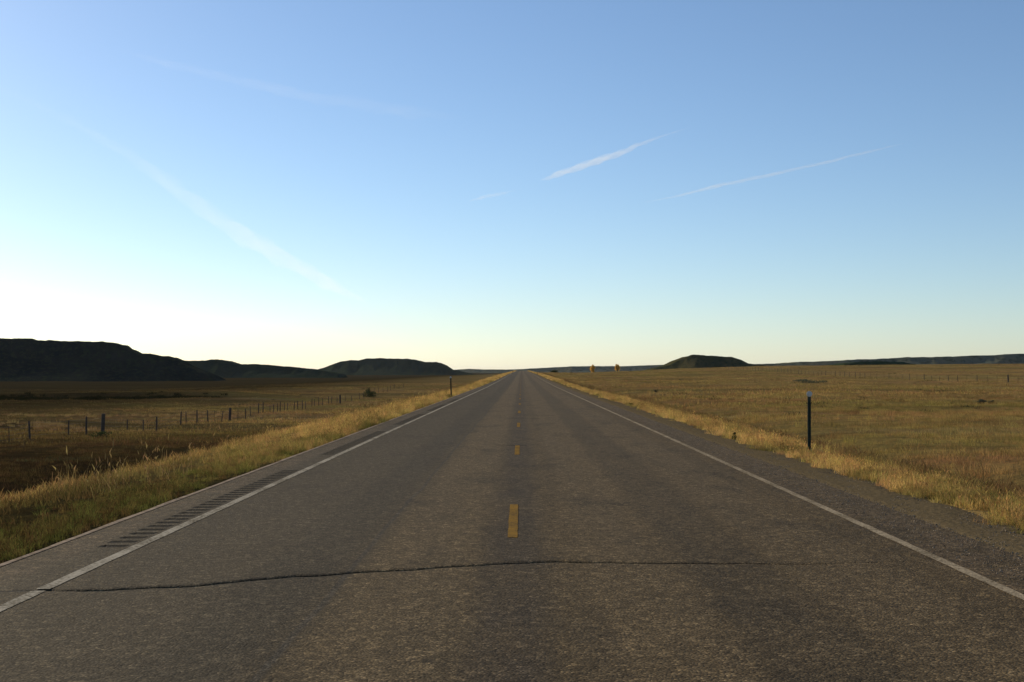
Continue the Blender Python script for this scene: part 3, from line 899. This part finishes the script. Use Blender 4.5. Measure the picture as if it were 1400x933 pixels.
def fence(label, spots, wires, thick_mesh, mids, thins):
    root = empty('wire_fence', (spots[0][0], spots[0][1], float(ground_z(spots[0][0], spots[0][1]))))
    tag(root, label, 'fence')
    o0 = Vector(root.location); tops = []
    rr = random.Random(5)
    for (x, y, kind) in spots:
        z = float(ground_z(x, y))
        me = {'W': thick_mesh, 'M': mids[rr.randrange(len(mids))], 'T': thins[rr.randrange(len(thins))]}[kind]
        p = bpy.data.objects.new('post', me); C.objects.link(p); p.parent = root
        p.location = Vector((x, y, z)) - o0
        p.rotation_euler = (rr.gauss(0, .03), rr.gauss(0, .03), rr.uniform(0, 6.28) if kind != 'T' else 0)
        if kind == 'W': p['label'] = 'thick dark wooden brace post'
        tops.append(Vector((x, y, z)) - o0)
    for hgt in wires:
        v, f = [], []
        for i, p in enumerate(tops):
            q = [p]
            if i < len(tops) - 1:
                q.append((p + tops[i + 1]) / 2 - Vector((0, 0, .02)))
            for s in q:
                for k in range(3):
                    a = 2.094 * k
                    v.append((s.x + .005 * math.cos(a), s.y - .05, s.z + hgt + .005 * math.sin(a)))
        nr = len(v) // 3
        for i in range(nr - 1):
            for k in range(3):
                f.append((3 * i + k, 3 * i + (k + 1) % 3, 3 * i + 3 + (k + 1) % 3, 3 * i + 3 + k))
        mesh_obj('wire', v, f, M['wire'], root)
    return root

thick = post_mesh('post', .16, 1.62, 10, .95, M['wood'])
mids = [post_mesh('post', .065, 1.35, 8, .9, M['wood']), post_mesh('post', .055, 1.25, 8, .9, M['wood']), post_mesh('post', .075, 1.42, 8, .9, M['wood'])]
thins = [tpost_mesh(1.25), tpost_mesh(1.35)]
cols = [-30, -5, 8.6, 39.7, 65, 90.7, 115, 137, 155.5, 175, 196, 213, 229, 244.5, 255.5, 269.6, 282.6, 293.6, 303, 314, 324, 334, 343, 352, 358.5, 368, 373.5, 378, 383, 389, 393.5, 401, 407, 413.6, 418.6, 425.7, 429, 435, 441, 449, 454, 460, 466, 472, 480, 491, 498, 506, 511, 517, 523, 529, 534, 538, 545, 552]
dark = {39.7: 'M', 90.7: 'M', 115: 'M', 137: 'W', 175: 'M', 196: 'M', 213: 'M', 244.5: 'M', 255.5: 'M', 282.6: 'M', 314: 'W', 303: 'M', 352: 'M', 389: 'M', 407: 'M', 413.6: 'M', 441: 'M', 466: 'W', 498: 'M', 511: 'M', 538: 'M', 269.6: 'M', 334: 'M'}
XF = -34.0
spots = []
for c in cols:
    Y = FPX * XF / (c - VPX)
    if c == 65 or c == 229 or c == 155.5: continue
    spots.append((XF + random.uniform(-.15, .15), Y, dark.get(c, 'M' if c > 340 else 'T')))
pre = [(XF, y, 'T') for y in np.arange(20, spots[0][1] - 2, 3.7)]
fence('dark wooden and steel post wire fence in the left meadow', pre + spots, (.35, .65, .95, 1.2), thick, mids, thins)
spots = []; y = 165.0; k = 0
while y < 520:
    kind = 'M' if random.random() < .75 else 'T'
    if abs(y - 222) < 2.6: kind = 'W'
    spots.append((86 + random.uniform(-.2, .2), y + random.uniform(-.4, .4), kind)); y += 5.05
fence('faint thin post wire fence across the right field', spots, (.35, .65, .95, 1.15), post_mesh('post', .14, 1.6, 10, .95, M['wood']), mids, thins)

# ------------------------------------------------------------------ shrubs and trees
def leaf_mesh(n, rx, ry, rz, zc, size, seed, hollow=.35, flat=.0, shape=None):
    r = random.Random(seed); v, f = [], []
    clumps = [(r.gauss(0, .42), r.gauss(0, .42), r.uniform(-.8, .8), r.uniform(.3, .55)) for _ in range(16)]
    made = 0
    while made < n:
        cx, cy, cz, cr = r.choice(clumps)
        d = Vector((r.gauss(0, 1), r.gauss(0, 1), r.gauss(0, 1))); d.normalize(); d *= cr * r.random() ** .33
        p = Vector((cx, cy, cz)) + d
        if p.x ** 2 + p.y ** 2 + p.z ** 2 > 1.25: continue
        k = 1.0 if shape is None else shape((p.z + 1) / 2)
        c = Vector((p.x * rx * k, p.y * ry * k, zc + p.z * rz))
        if c.z < .02: c.z = .02 + r.random() * .1
        u = Vector((r.gauss(0, 1), r.gauss(0, 1), r.gauss(0, 1))); u.normalize()
        w = u.orthogonal(); w.normalize(); s = size * r.uniform(.6, 1.3)
        o = len(v)
        v += [c - u * s, c + w * s * .5, c + u * s, c - w * s * .5]
        f.append((o, o + 1, o + 2, o + 3)); made += 1
    return v, f

def limb(v, f, a, b, r0, r1, n=6):
    a, b = Vector(a), Vector(b); t = (b - a).normalized(); u = t.orthogonal().normalized(); w = t.cross(u)
    o = len(v)
    for p, r in ((a, r0), ((a + b) / 2 + u * r0 * .5, (r0 + r1) / 2), (b, r1)):
        for i in range(n):
            q = 6.2832 * i / n
            v.append(p + u * (r * math.cos(q)) + w * (r * math.sin(q)))
    for k in range(2):
        for i in range(n):
            f.append((o + k * n + i, o + k * n + (i + 1) % n, o + (k + 1) * n + (i + 1) % n, o + (k + 1) * n + i))

def tree(x, y, h, w, label, seed):
    root = empty('cottonwood_tree', (x, y, float(ground_z(x, y))))
    tag(root, label, 'tree', 'yellow trees by the right side of the road')
    r = random.Random(seed); v, f = [], []
    limb(v, f, (0, 0, -.4), (.1, 0, h * .35), .28, .2, 8)
    for i in range(7):
        a = r.uniform(0, 6.28)
        limb(v, f, (.1, 0, h * r.uniform(.2, .35)), (math.cos(a) * w * .3, math.sin(a) * w * .3, h * r.uniform(.5, .9)), .14, .03)
    mesh_obj('trunk', v, f, M['bark'], root, smooth=True)
    v, f = leaf_mesh(1500, w / 2, w / 2, h * .46, h * .5, .26, seed, shape=lambda t: 1.25 - .55 * t)
    mesh_obj('crown', v, f, M['leaf_yellow'], root)
tree(at(810.5, 820), 820, 5.3, 3.9, 'yellow autumn tree nearer to the road, leftmost of two', 3)
tree(at(843.5, 820), 820, 5.3, 3.9, 'yellow autumn tree farther from the road, rightmost of two', 4)

def shrub(x, y, w, h, label, mat, seed, leaf=.09, n=500):
    root = empty('shrub', (x, y, float(ground_z(x, y))))
    tag(root, label, 'shrub')
    r = random.Random(seed); v, f = [], []
    for i in range(7):
        a = r.uniform(0, 6.28); q = r.uniform(.1, .35) * w
        limb(v, f, (0, 0, -.1), (math.cos(a) * q, math.sin(a) * q, h * r.uniform(.35, .6)), .02 * min(1, w), .006 * min(1, w), 5)
    mesh_obj('stem', v, f, M['bark'], root)
    v, f = leaf_mesh(n, w / 2, w / 2, h * .5, h * .4, leaf, seed)
    mesh_obj('foliage', v, f, M[mat], root)
YS = FPX * -34.0 / (503 - VPX)
shrub(at(503, YS) + .4, YS - 2, 3.6, 1.5, 'dark shrub growing against the left fence', 'leaf_dark', 1, .13, 700)
shrub(at(498, YS) + .4, YS + 3, 1.3, 2.3, 'narrow upright shrub beside the dark one at the left fence', 'leaf_dark', 2, .12, 300)
shrub(at(137, 92), 92, 1.7, .5, 'low shrub in front of the thick post of the left fence', 'leaf_dark', 7, .07, 300)
shrub(at(1340, 86), 86, .7, .32, 'small dark shrub alone in the middle of the right field', 'leaf_grey', 3, .05, 700)
shrub(at(1353, 86), 86, .5, .25, 'small grey shrub next to the dark one in the right field', 'leaf_grey', 9, .06, 400)
shrub(at(862, 61), 61, .28, .16, 'tiny dark green shrub at the edge of the right gravel shoulder', 'leaf_dark', 4, .02, 260)
shrub(at(757, 650), 650, 4.8, 1.3, 'dark green clump of brush beside the right end of the road', 'leaf_dark', 5, .3, 400)
shrub(at(896, 130), 130, .5, .3, 'small olive shrub in the right field left of the marker post', 'leaf_grey', 6, .05, 300)
shrub(at(1003, 30.5), 30.5, .12, .22, 'tiny dark weed at the edge of the right gravel', 'leaf_dark', 8, .03, 160)
shrub(at(1105, 210), 210, 6, .7, 'wide flat patch of dark brush beyond the marker post', 'leaf_grey', 12, .14, 500)

# ------------------------------------------------------------------ contrails, nine kilometres up
def mat_vapour(name, dens):
    m = bpy.data.materials.new(name); m.use_nodes = True; t = m.node_tree; t.nodes.clear()
    o = t.nodes.new('ShaderNodeOutputMaterial'); s = t.nodes.new('ShaderNodeVolumeScatter')
    s.inputs['Color'].default_value = (1, 1, 1, 1); s.inputs['Density'].default_value = dens
    s.inputs['Anisotropy'].default_value = .45
    t.links.new(s.outputs[0], o.inputs['Volume'])
    return m
ALT = 9000.0
def contrail(label, pts, dens, seed, sag=1.0):
    """pts: (px, row, width px)"""
    r = random.Random(seed)
    path = []
    P_ = []
    for px, py, w in pts:
        Y = (ALT - EYE) / ((HY - py) / FPX)
        P_.append((at(px, Y), Y, ALT, w / FPX * Y / 2))
    P_ = np.array(P_); tt = np.linspace(0, len(P_) - 1, 90)
    q = np.stack([np.interp(tt, np.arange(len(P_)), P_[:, k]) for k in range(4)], -1)
    q[:, 0] += (fbm(tt * 3, tt * 0, 3, seed) - .5) * q[:, 3] * 1.0
    q[:, 2] += (fbm(tt * 3, tt * 0 + 4, 3, seed) - .5) * q[:, 3] * .8
    rad = q[:, 3] * (.8 + .4 * fbm(tt * 7, tt * 0 + 9, 3, seed + 1))
    rad[0] *= .02; rad[-1] *= .02
    v, f = [], []; n = 12
    c0 = Vector(q[45, :3])
    for i in range(len(q)):
        for k in range(n):
            a = 6.2832 * k / n
            s = rad[i] * (1 + .25 * math.sin(3 * a + i * .7))
            v.append(Vector((q[i, 0] + s * math.cos(a), q[i, 1], q[i, 2] + s * math.sin(a))) - c0)
    for i in range(len(q) - 1):
        for k in range(n):
            f.append((i * n + k, i * n + (k + 1) % n, (i + 1) * n + (k + 1) % n, (i + 1) * n + k))
    f.append(tuple(range(n))); f.append(tuple(range((len(q) - 1) * n, len(q) * n))[::-1])
    o = mesh_obj('contrail', v, f, mat_vapour('vapour', dens), loc=c0)
    bm = bmesh.new(); bm.from_mesh(o.data); bmesh.ops.recalc_face_normals(bm, faces=bm.faces); bm.to_mesh(o.data); bm.free()
    tag(o, label, 'contrail', 'vapour trails in the sky')
    return o
contrail('brightest short contrail above the middle of the road', [(738, 246, 1), (758, 240, 8), (800, 226, 10), (845, 209, 9), (880, 195, 5), (912, 183, 3), (945, 173, 1)], .00065, 3)
contrail('faint stub of contrail low and left of the brightest one', [(640, 275, 1), (660, 269, 5), (680, 265, 5), (705, 260, 1)], .0005, 4)
contrail('long thin contrail on the right of the sky', [(880, 277, 1), (930, 267, 3), (985, 253, 5), (1050, 240, 5), (1120, 224, 4), (1180, 209, 4), (1240, 195, 1)], .0010, 5)
contrail('broad faint contrail sloping down across the left of the sky', [(-60, 95, 8), (20, 128, 8), (100, 168, 11), (190, 220, 16), (280, 288, 26), (370, 345, 26), (450, 388, 18), (500, 412, 3)], .000025, 6)
contrail('faint wide contrail high up on the left of the sky', [(150, 62, 2), (230, 86, 12), (330, 108, 14), (430, 132, 18), (560, 152, 20), (640, 160, 3)], .00010, 7)

# ------------------------------------------------------------------ the air
def haze_box(dens):
    x0, x1, y0, y1, z0, z1 = -41000, 41000, -1500, 41000, -60, 160
    v = [(x, y, z) for z in (z0, z1) for x, y in ((x0, y0), (x1, y0), (x1, y1), (x0, y1))]
    f = [(0, 3, 2, 1), (4, 5, 6, 7), (0, 1, 5, 4), (1, 2, 6, 5), (2, 3, 7, 6), (3, 0, 4, 7)]
    m = bpy.data.materials.new('air'); m.use_nodes = True; t = m.node_tree; t.nodes.clear()
    o = t.nodes.new('ShaderNodeOutputMaterial'); p = t.nodes.new('ShaderNodeVolumePrincipled')
    p.inputs['Color'].default_value = (.86, .93, 1.0, 1); p.inputs['Density'].default_value = dens
    p.inputs['Anisotropy'].default_value = .3
    t.links.new(p.outputs[0], o.inputs['Volume'])
    o = mesh_obj('haze', v, f, m)
    o['kind'] = 'stuff'; o['label'] = 'thin pale haze over the plain'
haze_box(0.9e-5)
